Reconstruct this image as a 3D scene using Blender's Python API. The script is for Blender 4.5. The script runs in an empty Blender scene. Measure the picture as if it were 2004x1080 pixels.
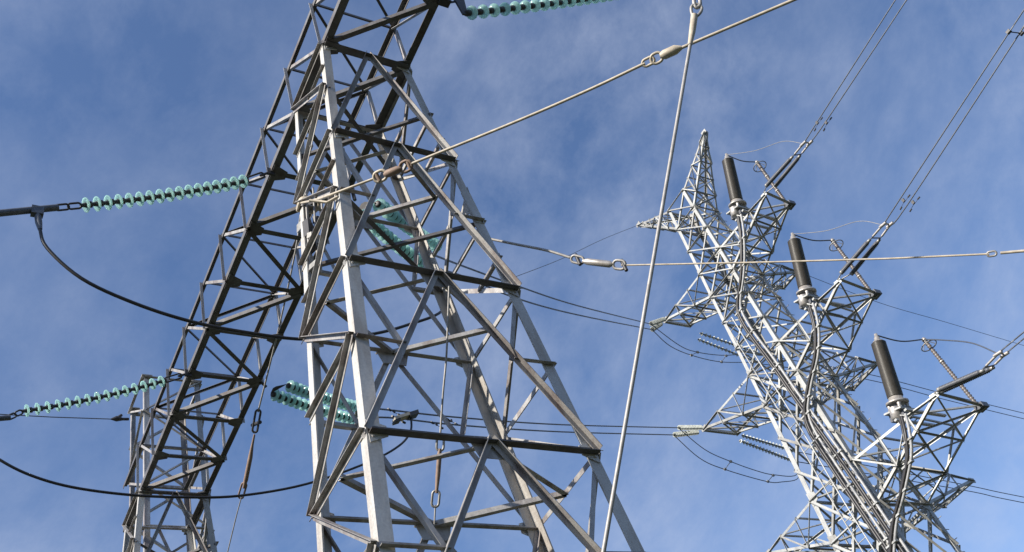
import bpy, bmesh, math, random
from mathutils import Vector, Matrix
random.seed(7)
scene = bpy.context.scene
COL = scene.collection
V = Vector

# ---------------------------------------------------------------- camera
YAW, PITCH, ROLL, FPX = 0.7346621650, 0.7562217095, -0.3655501784, 1984.469
CX, CY = 1002.0, 540.0
EYE = V((0, 0, 1.6))
S = 0.75                                    # survey units to metres, about the camera
FWD = V((math.sin(YAW)*math.cos(PITCH), math.cos(YAW)*math.cos(PITCH), math.sin(PITCH)))
RGT0 = V((math.cos(YAW), -math.sin(YAW), 0))
DWN0 = FWD.cross(RGT0)
c_, s_ = math.cos(ROLL), math.sin(ROLL)
RGT = RGT0*c_ - DWN0*s_
DWN = RGT0*s_ + DWN0*c_
cam = bpy.data.cameras.new('camera')
cam_ob = bpy.data.objects.new('camera', cam)
COL.objects.link(cam_ob)
cam.sensor_width = 36.0
cam.lens = FPX/2004.0*36.0
cam.clip_start, cam.clip_end = 0.1, 5000
cam_ob.matrix_world = Matrix(((RGT.x, -DWN.x, -FWD.x, EYE.x), (RGT.y, -DWN.y, -FWD.y, EYE.y),
                              (RGT.z, -DWN.z, -FWD.z, EYE.z), (0, 0, 0, 1)))
scene.camera = cam_ob

# ---------------------------------------------------------------- light
SUN_EL, SUN_AZ = math.radians(33), math.radians(183)       # azimuth counted from +X towards +Y
SUN_DIR = V((math.cos(SUN_EL)*math.cos(SUN_AZ), math.cos(SUN_EL)*math.sin(SUN_AZ), math.sin(SUN_EL)))
sun = bpy.data.lights.new('sun', 'SUN')
sun.energy, sun.angle, sun.color = 5.0, math.radians(0.5), (1.0, 0.93, 0.82)
sun_ob = bpy.data.objects.new('sun', sun)
COL.objects.link(sun_ob)
sun_ob.rotation_euler = (-SUN_DIR).to_track_quat('-Z', 'Y').to_euler()
sun_ob.location = (-30, 0, 60)

world = bpy.data.worlds.new('World')
scene.world = world
world.use_nodes = True
nt = world.node_tree
nt.nodes.clear()
def nd(t, kind, **kw):
    n = t.nodes.new(kind)
    for k, v in kw.items(): setattr(n, k, v)
    return n
sky = nd(nt, 'ShaderNodeTexSky', sky_type='NISHITA', sun_disc=False)
sky.sun_elevation = SUN_EL
sky.sun_rotation = math.atan2(SUN_DIR.x, SUN_DIR.y)
sky.air_density, sky.dust_density, sky.ozone_density = 1.0, 0.3, 2.5
tc = nd(nt, 'ShaderNodeTexCoord')
mp = nd(nt, 'ShaderNodeMapping')
mp.inputs['Scale'].default_value = (1.0, 1.0, 1.0)
mp.inputs['Rotation'].default_value = (5.46304, 4.32276, 6.13005)
nt.links.new(tc.outputs['Generated'], mp.inputs['Vector'])
def noise(t, vec, scale, detail, rough, dist=0.0):
    n = nd(t, 'ShaderNodeTexNoise')
    n.inputs['Scale'].default_value = scale
    n.inputs['Detail'].default_value = detail
    n.inputs['Roughness'].default_value = rough
    n.inputs['Distortion'].default_value = dist
    if vec is not None: t.links.new(vec, n.inputs['Vector'])
    return n.outputs['Fac']
def ramp(t, fac, stops):
    r = nd(t, 'ShaderNodeValToRGB')
    e = r.color_ramp.elements
    while len(e) < len(stops): e.new(0.5)
    for el, (p, c) in zip(e, stops):
        el.position = p
        el.color = c if len(c) == 4 else (*c, 1)
    t.links.new(fac, r.inputs['Fac'])
    return r.outputs['Color']
def mathn(t, op, a, b):
    m = nd(t, 'ShaderNodeMath', operation=op)
    for i, x in enumerate((a, b)):
        if isinstance(x, (int, float)): m.inputs[i].default_value = x
        else: t.links.new(x, m.inputs[i])
    return m.outputs[0]
g = lambda v: (v, v, v)
big = ramp(nt, noise(nt, mp.outputs['Vector'], 2.3, 5, 0.55, 0.3), [(0.40, g(0)), (0.74, g(1))])
mp2 = nd(nt, 'ShaderNodeMapping')
mp2.inputs['Scale'].default_value = (1.0, 1.8, 1.2)
nt.links.new(mp.outputs['Vector'], mp2.inputs['Vector'])
mid = ramp(nt, noise(nt, mp2.outputs['Vector'], 4.6, 14, 0.64, 0.15), [(0.36, g(0)), (0.70, g(1))])
fin = ramp(nt, noise(nt, mp2.outputs['Vector'], 15.0, 14, 0.68, 0.1), [(0.35, g(0)), (0.72, g(1))])
wisp = mathn(nt, 'ADD', mathn(nt, 'MULTIPLY', mid, 0.65), mathn(nt, 'MULTIPLY', mathn(nt, 'MULTIPLY', fin, mid), 0.55))
cov = mathn(nt, 'MULTIPLY', wisp, mathn(nt, 'ADD', mathn(nt, 'MULTIPLY', big, 0.5), 0.2))
tint = nd(nt, 'ShaderNodeMixRGB', blend_type='MULTIPLY')
tint.inputs['Fac'].default_value = 1.0
tint.inputs['Color2'].default_value = (0.88, 0.93, 1.05, 1)
nt.links.new(sky.outputs['Color'], tint.inputs['Color1'])
mx = nd(nt, 'ShaderNodeMixRGB', blend_type='MIX')
nt.links.new(cov, mx.inputs['Fac'])
nt.links.new(tint.outputs['Color'], mx.inputs['Color1'])
mx.inputs['Color2'].default_value = (3.7, 4.1, 5.1, 1)        # thin high cloud, in the sky's own radiance units
bg = nd(nt, 'ShaderNodeBackground')
bg.inputs['Strength'].default_value = 0.115
out = nd(nt, 'ShaderNodeOutputWorld')
nt.links.new(mx.outputs['Color'], bg.inputs['Color'])
nt.links.new(bg.outputs['Background'], out.inputs['Surface'])

scene.view_settings.view_transform = 'Standard'
scene.view_settings.look = 'None'
scene.view_settings.exposure = 0.6
scene.view_settings.gamma = 1.0
scene.view_settings.use_curve_mapping = False

# ---------------------------------------------------------------- survey helpers
def W(p): return EYE + S*(V(p) - EYE)
def ray(px, py): return RGT*((px-CX)/FPX) + DWN*((py-CY)/FPX) + FWD
def at_plane(px, py, p, n):
    v = ray(px, py)
    return EYE + v*(((V(p)-EYE).dot(V(n)))/v.dot(V(n)))
def at_x(px, py, x): return at_plane(px, py, (x, 0, 0), (1, 0, 0))
def at_y(px, py, y): return at_plane(px, py, (0, y, 0), (0, 1, 0))
def at_z(px, py, z): return at_plane(px, py, (0, 0, z), (0, 0, 1))
def at_d(px, py, d): return EYE + ray(px, py)*d
GROUND = 1.6 - 1.6/S
def lerp(a, b, t): return V(a)*(1-t) + V(b)*t
def smooth_line(pts, n=8):
    pts = [V(p) for p in pts]
    if len(pts) < 3: return pts
    P = [pts[0]*2-pts[1]] + pts + [pts[-1]*2-pts[-2]]
    o = []
    for i in range(1, len(P)-2):
        for k in range(n):
            t = k/n
            a, b, c, d = P[i-1:i+3]
            o.append(0.5*((2*b) + (c-a)*t + (2*a-5*b+4*c-d)*t*t + (3*b-a-3*c+d)*t**3))
    o.append(pts[-1])
    return o

# ---------------------------------------------------------------- materials
def principled(name):
    m = bpy.data.materials.new(name)
    m.use_nodes = True
    t = m.node_tree
    return m, t, t.nodes['Principled BSDF']
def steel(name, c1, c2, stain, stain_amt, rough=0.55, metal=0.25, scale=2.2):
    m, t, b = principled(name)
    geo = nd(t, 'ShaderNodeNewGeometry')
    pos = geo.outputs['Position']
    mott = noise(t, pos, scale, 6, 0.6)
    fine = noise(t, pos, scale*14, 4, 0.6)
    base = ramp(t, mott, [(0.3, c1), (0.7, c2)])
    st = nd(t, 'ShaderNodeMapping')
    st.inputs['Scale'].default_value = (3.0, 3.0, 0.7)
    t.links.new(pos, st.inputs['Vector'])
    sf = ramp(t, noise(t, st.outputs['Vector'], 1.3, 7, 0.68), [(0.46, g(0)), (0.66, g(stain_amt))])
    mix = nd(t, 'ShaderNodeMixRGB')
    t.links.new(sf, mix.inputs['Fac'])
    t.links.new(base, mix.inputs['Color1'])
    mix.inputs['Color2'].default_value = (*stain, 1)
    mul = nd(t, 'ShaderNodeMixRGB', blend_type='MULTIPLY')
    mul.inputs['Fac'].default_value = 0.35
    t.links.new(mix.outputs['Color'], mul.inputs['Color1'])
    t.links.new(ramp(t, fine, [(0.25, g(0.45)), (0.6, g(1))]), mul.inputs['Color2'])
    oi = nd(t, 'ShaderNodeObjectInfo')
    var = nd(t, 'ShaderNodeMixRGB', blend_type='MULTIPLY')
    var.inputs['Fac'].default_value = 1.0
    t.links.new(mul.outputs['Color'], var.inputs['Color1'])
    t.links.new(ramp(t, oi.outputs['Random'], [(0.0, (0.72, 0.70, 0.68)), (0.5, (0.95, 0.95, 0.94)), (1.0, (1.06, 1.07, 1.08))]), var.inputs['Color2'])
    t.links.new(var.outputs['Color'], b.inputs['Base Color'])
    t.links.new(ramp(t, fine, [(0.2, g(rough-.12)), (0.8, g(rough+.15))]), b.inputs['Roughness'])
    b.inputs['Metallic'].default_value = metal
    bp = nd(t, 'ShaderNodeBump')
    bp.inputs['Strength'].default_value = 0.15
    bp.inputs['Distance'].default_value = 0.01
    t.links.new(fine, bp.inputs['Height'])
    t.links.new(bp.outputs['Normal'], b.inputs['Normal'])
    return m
def plain(name, col, rough=0.5, metal=0.0, var=0.25, scale=9):
    m, t, b = principled(name)
    geo = nd(t, 'ShaderNodeNewGeometry')
    n = noise(t, geo.outputs['Position'], scale, 5, 0.6)
    lo = tuple(x*(1-var) for x in col)
    hi = tuple(min(1, x*(1+var)) for x in col)
    t.links.new(ramp(t, n, [(0.3, lo), (0.7, hi)]), b.inputs['Base Color'])
    b.inputs['Roughness'].default_value = rough
    b.inputs['Metallic'].default_value = metal
    return m
M = {}
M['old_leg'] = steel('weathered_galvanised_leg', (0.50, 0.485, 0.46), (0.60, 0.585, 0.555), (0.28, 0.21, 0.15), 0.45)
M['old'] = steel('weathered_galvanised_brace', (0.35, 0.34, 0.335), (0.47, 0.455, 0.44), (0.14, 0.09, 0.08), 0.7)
M['beam'] = steel('weathered_beam_shade_tone', (0.10, 0.10, 0.107), (0.17, 0.165, 0.165), (0.08, 0.055, 0.05), 0.7)  # galvanised steel with underside shade darkened into its base colour
M['new'] = steel('bright_galvanised_steel', (0.38, 0.385, 0.375), (0.50, 0.50, 0.485), (0.27, 0.26, 0.24), 0.6, 0.5, 0.2, 1.4)
M['fitting'] = plain('galvanised_fitting', (0.30, 0.29, 0.27), 0.5, 0.5)
M['dark'] = plain('dark_iron_fitting', (0.05, 0.048, 0.05), 0.5, 0.2)
M['rust'] = plain('rusty_turnbuckle', (0.24, 0.165, 0.125), 0.7, 0.1)
M['stay'] = plain('beige_stay_wire', (0.46, 0.40, 0.315), 0.6, 0.1)
M['rod'] = plain('grey_stay_rod', (0.33, 0.315, 0.30), 0.55, 0.3)
M['wire'] = plain('stranded_aluminium_conductor', (0.10, 0.11, 0.13), 0.5, 0.3)
M['cable'] = plain('black_cable_jacket', (0.025, 0.023, 0.024), 0.45, 0.0)
M['cable_grey'] = plain('grey_cable_jacket', (0.33, 0.33, 0.33), 0.45, 0.0)
M['polymer'] = plain('dark_brown_polymer', (0.050, 0.044, 0.036), 0.42, 0.0)
M['polymer_grey'] = plain('grey_polymer_shed', (0.09, 0.095, 0.11), 0.45, 0.0)
M['alu'] = plain('cast_aluminium', (0.42, 0.39, 0.36), 0.45, 0.5)
M['arrester'] = plain('brown_grey_arrester', (0.13, 0.11, 0.10), 0.4, 0.0)
def glass_mat():
    m, t, b = principled('teal_insulator_glass')
    b.inputs['Base Color'].default_value = (0.62, 0.90, 0.86, 1)
    b.inputs['Roughness'].default_value = 0.06
    b.inputs['Transmission Weight'].default_value = 0.45
    b.inputs['IOR'].default_value = 1.45
    tr = nd(t, 'ShaderNodeBsdfTranslucent')
    tr.inputs['Color'].default_value = (0.70, 0.94, 0.90, 1)
    mixs = nd(t, 'ShaderNodeMixShader')
    mixs.inputs['Fac'].default_value = 0.58
    o = t.nodes['Material Output']
    t.links.new(b.outputs['BSDF'], mixs.inputs[1])
    t.links.new(tr.outputs['BSDF'], mixs.inputs[2])
    t.links.new(mixs.outputs['Shader'], o.inputs['Surface'])
    return m
M['glass'] = glass_mat()
M['pale_glass'] = plain('pale_grey_insulator_glass', (0.55, 0.58, 0.55), 0.25, 0.0)
def ground_mat():
    m, t, b = principled('rough_grass_ground')
    geo = nd(t, 'ShaderNodeNewGeometry')
    n = noise(t, geo.outputs['Position'], 0.35, 8, 0.65)
    t.links.new(ramp(t, n, [(0.3, (0.022, 0.03, 0.014)), (0.55, (0.035, 0.042, 0.02)), (0.75, (0.06, 0.052, 0.036))]), b.inputs['Base Color'])
    b.inputs['Roughness'].default_value = 0.95
    return m
M['ground'] = ground_mat()

# ---------------------------------------------------------------- mesh builder
def perp(d):
    a = V((0, 0, 1)) if abs(d.z) < 0.9 else V((1, 0, 0))
    u = d.cross(a).normalized()
    return u, d.cross(u).normalized()
class MB:
    def __init__(s): s.v, s.f, s.sm = [], [], []
    def add(s, vs, fs, sm=False):
        o = len(s.v)
        s.v += [V(x) for x in vs]
        s.f += [tuple(i+o for i in f) for f in fs]
        s.sm += [sm]*len(fs)
        return s
    def angle(s, p, q, a, b, w, t, wb=None):
        p, q = V(p), V(q)
        d = (q-p).normalized()
        a = (V(a) - d*d.dot(V(a))).normalized()
        b = V(b) - d*d.dot(V(b)); b = (b - a*a.dot(b)).normalized()
        wb = wb or w
        prof = [V((0, 0, 0)), a*w, a*w+b*t, a*t+b*t, a*t+b*wb, b*wb]
        n = 6
        vs = [p+x for x in prof] + [q+x for x in prof]
        fs = [(i, (i+1) % n, (i+1) % n+n, i+n) for i in range(n)]
        fs += [(0, 3, 2, 1), (0, 5, 4, 3), (6, 7, 8, 9), (6, 9, 10, 11)]
        if a.cross(b).dot(d) < 0: fs = [tuple(reversed(f)) for f in fs]
        fs = [tuple(reversed(f)) for f in fs]
        return s.add(vs, fs)
    def tube(s, pts, r, n=8, caps=True):
        pts = [V(p) for p in pts]
        m = len(pts)
        rs = r if isinstance(r, (list, tuple)) else [r]*m
        u = None
        vs = []
        for i, p in enumerate(pts):
            d = (pts[min(i+1, m-1)] - pts[max(i-1, 0)]).normalized()
            if u is None: u, _ = perp(d)
            u = (u - d*d.dot(u)).normalized()
            w = d.cross(u)
            vs += [p + (u*math.cos(2*math.pi*k/n) + w*math.sin(2*math.pi*k/n))*rs[i] for k in range(n)]
        fs = [(i*n+k, i*n+(k+1) % n, (i+1)*n+(k+1) % n, (i+1)*n+k) for i in range(m-1) for k in range(n)]
        s.add(vs, fs, True)
        if caps: s.add(vs[:n], [tuple(reversed(range(n)))]); s.add(vs[-n:], [tuple(range(n))])
        return s
    def box(s, c, x, y, z):
        c, x, y, z = V(c), V(x), V(y), V(z)       # half axes
        vs = [c + x*i + y*j + z*k for i in (-1, 1) for j in (-1, 1) for k in (-1, 1)]
        fs = [(0, 1, 3, 2), (4, 6, 7, 5), (0, 4, 5, 1), (2, 3, 7, 6), (0, 2, 6, 4), (1, 5, 7, 3)]
        if x.cross(y).dot(z) < 0: fs = [tuple(reversed(f)) for f in fs]
        return s.add(vs, fs)
    def plate(s, poly, nrm, t):
        nrm = V(nrm).normalized()
        n = len(poly)
        vs = [V(p)-nrm*t/2 for p in poly] + [V(p)+nrm*t/2 for p in poly]
        fs = [tuple(reversed(range(n))), tuple(range(n, 2*n))] + [(i, (i+1) % n, (i+1) % n+n, i+n) for i in range(n)]
        return s.add(vs, fs)
    def lathe(s, p, d, prof, n=20, smooth=True):
        p, d = V(p), V(d).normalized()
        u, w = perp(d)
        vs = [p + d*h + (u*math.cos(2*math.pi*k/n) + w*math.sin(2*math.pi*k/n))*r for r, h in prof for k in range(n)]
        fs = [(i*n+k, i*n+(k+1) % n, (i+1)*n+(k+1) % n, (i+1)*n+k) for i in range(len(prof)-1) for k in range(n)]
        return s.add(vs, fs, smooth)
    def ring(s, c, nrm, R, r, n=24, m=6, arc=1.0):
        u, w = perp(V(nrm).normalized())
        k = int(n*arc)
        return s.tube([V(c) + (u*math.cos(2*math.pi*i/n) + w*math.sin(2*math.pi*i/n))*R for i in range(k+1)], r, m)
    def link(s, p, q, w, r):                        # a chain link (stadium ring) between two points
        p, q = V(p), V(q)
        d = (q-p).normalized()
        side = d.cross(FWD).normalized()
        a = [p + d*w - d*w*math.cos(t) + side*w*math.sin(t) for t in [math.pi*(k/8-.5) for k in range(9)]]
        b = [q - d*w + d*w*math.cos(t) - side*w*math.sin(t) for t in [math.pi*(k/8-.5) for k in range(9)]]
        return s.tube(a+b+[a[0], a[1]], r, 6)
    def build(s, name, mat, root=None, parent=None, world=False):
        me = bpy.data.meshes.new(name)
        vs = s.v if world else [W(x) for x in s.v]
        me.from_pydata([tuple(x) for x in vs], [], s.f)
        me.polygons.foreach_set('use_smooth', s.sm)
        me.update()
        me.materials.append(M[mat])
        ob = bpy.data.objects.new(name, me)
        COL.objects.link(ob)
        if parent is not None: ob.parent = parent
        elif root is not None:
            ob.parent = root
            ob.matrix_parent_inverse = Matrix.Translation(-root.location)
        return ob
def part(name, root):
    o = bpy.data.objects.new(name, None)
    COL.objects.link(o)
    o.empty_display_size = 0.1
    o.parent = root
    o.matrix_parent_inverse = Matrix.Translation(-root.location)
    return o
def tag(o, label, cat, group=None, kind=None):
    o['label'] = label
    o['category'] = cat
    if group: o['group'] = group
    if kind: o['kind'] = kind
    return o
def thing(name, loc, label, cat, group=None):
    o = bpy.data.objects.new(name, None)
    COL.objects.link(o)
    o.location = W(loc)
    o.empty_display_size = 0.2
    return tag(o, label, cat, group)

# ---------------------------------------------------------------- ground
gp = MB()
gp.add([(-1500, -1500, 0), (1500, -1500, 0), (1500, 1500, 0), (-1500, 1500, 0)], [(0, 1, 2, 3)])
gr = gp.build('ground', 'ground', world=True)
gr['kind'] = 'structure'

# added, unseen hill ring: blocks the bright low sky so shaded steel darkens
def horizon_blocker():
    m = MB()
    n, rows = 180, 9
    vs, fs = [], []
    for i in range(n):
        a = 2*math.pi*i/n
        hgt = 1 + .22*math.sin(3*a+1) + .15*math.sin(7*a+.4) + .08*math.sin(17*a) + .05*math.sin(31*a+2)
        for k in range(rows):
            t = k/(rows-1)
            r = 330 + 330*t
            z = 120*hgt*math.sin(t*math.pi/2)**1.3 - 1 + (random.uniform(-3, 3) if k else 0)
            vs.append((r*math.cos(a), r*math.sin(a), z))
    for i in range(n):
        for k in range(rows-1):
            b = ((i+1) % n)*rows
            fs.append((i*rows+k, b+k, b+k+1, i*rows+k+1))
    m.add(vs, fs, True)
    o = m.build('horizon_blocker', 'ground', world=True)
    o['kind'] = 'structure'
horizon_blocker()

# ================================================================ lattice gantry (front)
MXY = V((8.066, 12.0, 0))
Z0, WX, WY, TX, TY = 22.925, 1.117, 0.991, 0.0848, 0.0108
BH, BL = 1.937, 17.597
DZ = {0: 0, .5: 1.871, 1: 3.709, 1.5: 5.75, 2: 7.833, 2.5: 9.807, 3: 11.852, 3.5: 13.873, 4: 15.95, 4.5: 18.1, 5: 20.4, 6: Z0-GROUND}
def gnode(sx, sy, l, off=0.0):
    z = DZ[l]
    return V((MXY.x + sx*(WX+TX*z), MXY.y + off + sy*(WY+TY*z), Z0-z))

gantry = thing('lattice_gantry', (MXY.x, MXY.y, GROUND), 'large weathered grey steel lattice gantry with dark sloping beam, nearest to the viewer', 'gantry')
def brace(mb, p, q, nrm, w, t, off=0.0, out=True, flip=False):
    """one steel angle lying in the face with outward normal nrm; heel on its lower edge"""
    p, q, nrm = V(p), V(q), V(nrm).normalized()
    d = (q-p).normalized()
    a = nrm.cross(d)
    if (a.z < 0) != flip: a = -a
    if abs(a.z) < 1e-4 and flip: a = -a
    b = nrm if out else -nrm
    return mb.angle(p + nrm*off - a*w*.5, q + nrm*off - a*w*.5, a, b, w, t)
def bolt_row(mb, c, u, n, nrm, step, r=.022):
    for i in range(n):
        p = V(c) + V(u)*((i-(n-1)/2)*step)
        mb.lathe(p, nrm, [(r, 0), (r, r*1.1), (0, r*1.1)], 6, False)

def build_mast(off, detail):
    parts = []
    def add(name, mb): parts.append((name, mb))
    mats = 'old'
    N = lambda sx, sy, l: gnode(sx, sy, l, off)
    top = 0
    lv = [0, 1, 2, 3, 4, 5, 6]
    for sx, sy in ((-1, -1), (1, -1), (-1, 1), (1, 1)):
        for a_, b_ in ((1.5, 1.72),):
            p, q = lerp(N(sx, sy, 1), N(sx, sy, 2), .28), lerp(N(sx, sy, 1), N(sx, sy, 2), .52)
            w = .245
            e = V((sx*.014, sy*.014, 0))
            sd = MB(); sd.angle(p+e, q+e, (-sx, 0, 0), (0, -sy, 0), w*.92, .035); add('splice_plate', (sd, 'old_leg'))
    # legs
    for sx, sy in ((-1, -1), (1, -1), (-1, 1), (1, 1)):
        p, q = N(sx, sy, 0) + V((0, 0, .12)), N(sx, sy, 6)
        m = MB()
        s1 = lerp(N(sx, sy, 1), N(sx, sy, 2), .4)
        m.angle(p, s1, (-sx, 0, 0), (0, -sy, 0), .19, .026)
        m.angle(s1, q, (-sx, 0, 0), (0, -sy, 0), .235, .03)
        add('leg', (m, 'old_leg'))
    # wide faces (front and back): K bracing
    for sy in (-1, 1):
        n = V((0, sy, 0))
        for i in range(6):
            L0, R0 = N(-1, sy, i), N(1, sy, i)
            L1, R1 = N(-1, sy, i+1), N(1, sy, i+1)
            C = (L0+R0)/2
            if i >= 0:
                m = MB(); brace(m, L0 + V((.02, 0, 0)), R0 - V((.02, 0, 0)), n, .145 if sy < 0 else .10, .016, .012, out=sy < 0)
                add('strut', (m, 'beam' if sy < 0 else mats))  # front struts get the dark tone that has underside shade in its colour
            for P0, P1, sx in ((L0, L1, -1), (R0, R1, 1)):
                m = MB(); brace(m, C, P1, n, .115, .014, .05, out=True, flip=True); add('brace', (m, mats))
                if i >= 1:
                    H = N(sx, sy, i+.5) if i < 5 else (P0+P1)/2
                    Mid = (C+P1)/2
                    m = MB(); brace(m, H, Mid, n, .085, .011, .012); add('strut', (m, mats))
                    m = MB(); brace(m, P0, Mid, n, .085, .011, -.03, out=False); add('brace', (m, mats))
            for P0, sx in ((L0, -1), (R0, 1)):
                sd = MB(); c = P0 + n*.02
                sd.plate([c+V((-sx*.02, 0, .2)), c+V((-sx*.34, 0, .1)), c+V((-sx*.34, 0, -.1)), c+V((-sx*.02, 0, -.24))], n, .014)
                for kz in (-.12, 0, .12): sd.lathe(c+V((-sx*.08, 0, kz)), n, [(.022, -.02), (.022, .028), (0, .028)], 6, False)
                add('joint_plate', (sd, 'old_leg'))
            # gusset at the K node
            if i:
                c = C + n*.006 - V((0, 0, .12))
                sd = MB(); sd.plate([c+V((-.38, 0, .18)), c+V((.38, 0, .18)), c+V((.25, 0, -.22)), c+V((-.25, 0, -.22))], n, .016)
                for kx in (-.3, -.2, -.1, .1, .2, .3): sd.lathe(c+V((kx, sy*.07, .1)), n, [(.024, -.07), (.024, .02), (0, .02)], 6, False)
                add('gusset_plate', (sd, 'old'))
    # narrow faces: zigzag
    for sx in (-1, 1):
        n = V((sx, 0, 0))
        seq = [0, .5, 1, 1.5, 2, 2.5, 3, 3.5, 4, 4.5, 5]
        first = 1 if sx < 0 else -1                         # left face starts on the back leg
        for j, l in enumerate(seq):
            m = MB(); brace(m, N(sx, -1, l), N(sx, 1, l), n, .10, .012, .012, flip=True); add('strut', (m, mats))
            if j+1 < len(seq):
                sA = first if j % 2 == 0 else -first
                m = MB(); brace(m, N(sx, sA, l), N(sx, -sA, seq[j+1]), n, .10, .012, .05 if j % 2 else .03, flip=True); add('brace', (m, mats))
    # plan crosses below the beam and at half height of the top panel
    for l in (.5, 1.5):
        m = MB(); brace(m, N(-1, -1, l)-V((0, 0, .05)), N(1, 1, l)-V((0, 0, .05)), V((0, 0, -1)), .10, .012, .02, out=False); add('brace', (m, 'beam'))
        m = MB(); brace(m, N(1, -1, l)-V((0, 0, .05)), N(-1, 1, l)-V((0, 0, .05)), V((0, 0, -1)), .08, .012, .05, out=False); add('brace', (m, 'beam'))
    # short secondary braces in the narrow faces
    for sx in (-1, 1):
        n = V((sx, 0, 0)); first = 1 if sx < 0 else -1
        seq2 = [0, .5, 1, 1.5, 2, 2.5, 3, 3.5]
        for j in range(len(seq2)-1):
            sA = first if j % 2 == 0 else -first
            a0, b0 = N(sx, sA, seq2[j]), N(sx, -sA, seq2[j+1])
            if j in (0, 1, 2, 3):
                m = MB(); brace(m, (a0+b0)/2, (N(sx, -sA, seq2[j]) + N(sx, -sA, seq2[j+1]))/2, n, .075, .01, .012); add('strut', (m, mats))
    # clamps and brackets where stays and beam chord meet the inner leg
    for k, (dx, dy, dz, hx, hy, hz) in enumerate(((.10, .25, 4.05, .05, .16, .10), (.30, -.18, 4.35, .12, .05, .09), (-.05, -.25, 4.8, .06, .10, .22), (.22, -.35, 5.15, .16, .06, .05), (.05, -.55, 5.6, .05, .12, .16), (.35, -.6, 4.6, .05, .16, .05), (.12, -.30, 6.1, .12, .12, .05))):
        lv_ = N(-1, 1, 1) if dz < 5 else N(-1, 1, 1.5)
        c = V((lv_.x+dx, lv_.y+dy, Z0-dz))
        m = MB(); m.box(c, V((hx, .02*k, .03)), V((-.02, hy, .04)), V((0, -.03, hz))); add('bracket', (m, 'dark' if k % 3 else 'fitting'))
    for k in range(3):
        p = N(-1, 1, 1) + V((.08+.11*k, -.3-.1*k, .5-.3*k)); q = N(-1, 1, 1.5) + V((.05+.14*k, -.2-.12*k, -.2+.15*k))
        m = MB(); m.tube([p, q], .022, 6); add('tie_rod', (m, 'rod'))
    p = N(1, -1, 1.28)if 1.28 in DZ else lerp(N(1, -1, 1), N(1, -1, 1.5), .55)
    m = MB(); m.plate([p+V((.03, .02, .25)), p+V((.03, .55, -.1)), p+V((.03, .5, -.3)), p+V((.03, .02, -.45))], (1, 0, 0), .02); add('gusset_plate', (m, 'old_leg'))
    # plan diamonds at the main levels
    for i in (1, 2, 3, 4):
        c = [((N(-1, -1, i)+N(1, -1, i))/2), ((N(1, -1, i)+N(1, 1, i))/2), ((N(-1, 1, i)+N(1, 1, i))/2), ((N(-1, -1, i)+N(-1, 1, i))/2)]
        for k in range(4):
            m = MB(); brace(m, c[k]-V((0, 0, .06)), c[(k+1) % 4]-V((0, 0, .06)), V((0, 0, -1)), .095, .012, .02, out=False); add('brace', (m, mats))
    mast = part('mast', gantry)
    for name, (mb, mt) in parts: mb.build(name, mt, parent=mast)
    return mast
build_mast(0, True)
build_mast(BL, False)

# beam
def bnode(sx, up, y): return V((MXY.x + sx*(WX+.0), MXY.y + y, Z0 + (BH if up else 0)))
BY0, BST, NK = -WY, (BL)/9.0, 9
ks = list(range(-3, 13))
yk = lambda k: BY0 + BST*k
parts = []
yA, yB = yk(-3)-.3, BL+WY+.35
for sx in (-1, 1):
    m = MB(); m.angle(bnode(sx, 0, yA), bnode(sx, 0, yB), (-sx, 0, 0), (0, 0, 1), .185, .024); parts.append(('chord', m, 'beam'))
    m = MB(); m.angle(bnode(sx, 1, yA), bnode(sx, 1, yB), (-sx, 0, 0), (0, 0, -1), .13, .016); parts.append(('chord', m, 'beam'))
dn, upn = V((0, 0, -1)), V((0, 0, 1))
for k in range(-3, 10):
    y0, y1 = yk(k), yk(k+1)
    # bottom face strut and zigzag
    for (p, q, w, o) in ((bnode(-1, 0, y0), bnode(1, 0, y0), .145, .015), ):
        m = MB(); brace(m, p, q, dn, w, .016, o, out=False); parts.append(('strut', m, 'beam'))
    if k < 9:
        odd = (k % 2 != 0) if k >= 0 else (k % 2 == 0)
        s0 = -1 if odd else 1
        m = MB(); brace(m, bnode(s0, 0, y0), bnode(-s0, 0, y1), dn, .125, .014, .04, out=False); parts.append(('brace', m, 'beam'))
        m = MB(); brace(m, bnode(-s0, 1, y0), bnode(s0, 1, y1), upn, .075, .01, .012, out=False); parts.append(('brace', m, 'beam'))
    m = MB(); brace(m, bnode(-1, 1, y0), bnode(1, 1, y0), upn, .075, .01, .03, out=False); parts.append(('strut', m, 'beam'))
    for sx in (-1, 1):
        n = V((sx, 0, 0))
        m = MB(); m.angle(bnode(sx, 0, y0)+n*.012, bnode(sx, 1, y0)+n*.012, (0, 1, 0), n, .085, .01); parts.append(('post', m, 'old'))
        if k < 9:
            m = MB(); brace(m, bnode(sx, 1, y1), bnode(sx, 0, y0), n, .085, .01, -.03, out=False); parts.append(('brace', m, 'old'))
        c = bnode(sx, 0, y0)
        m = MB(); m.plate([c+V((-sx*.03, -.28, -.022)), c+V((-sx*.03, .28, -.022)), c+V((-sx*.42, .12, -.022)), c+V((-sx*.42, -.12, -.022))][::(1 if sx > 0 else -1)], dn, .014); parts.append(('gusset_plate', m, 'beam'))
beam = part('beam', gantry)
for nm, m, mt in parts: m.build(nm, mt, parent=beam)

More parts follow.
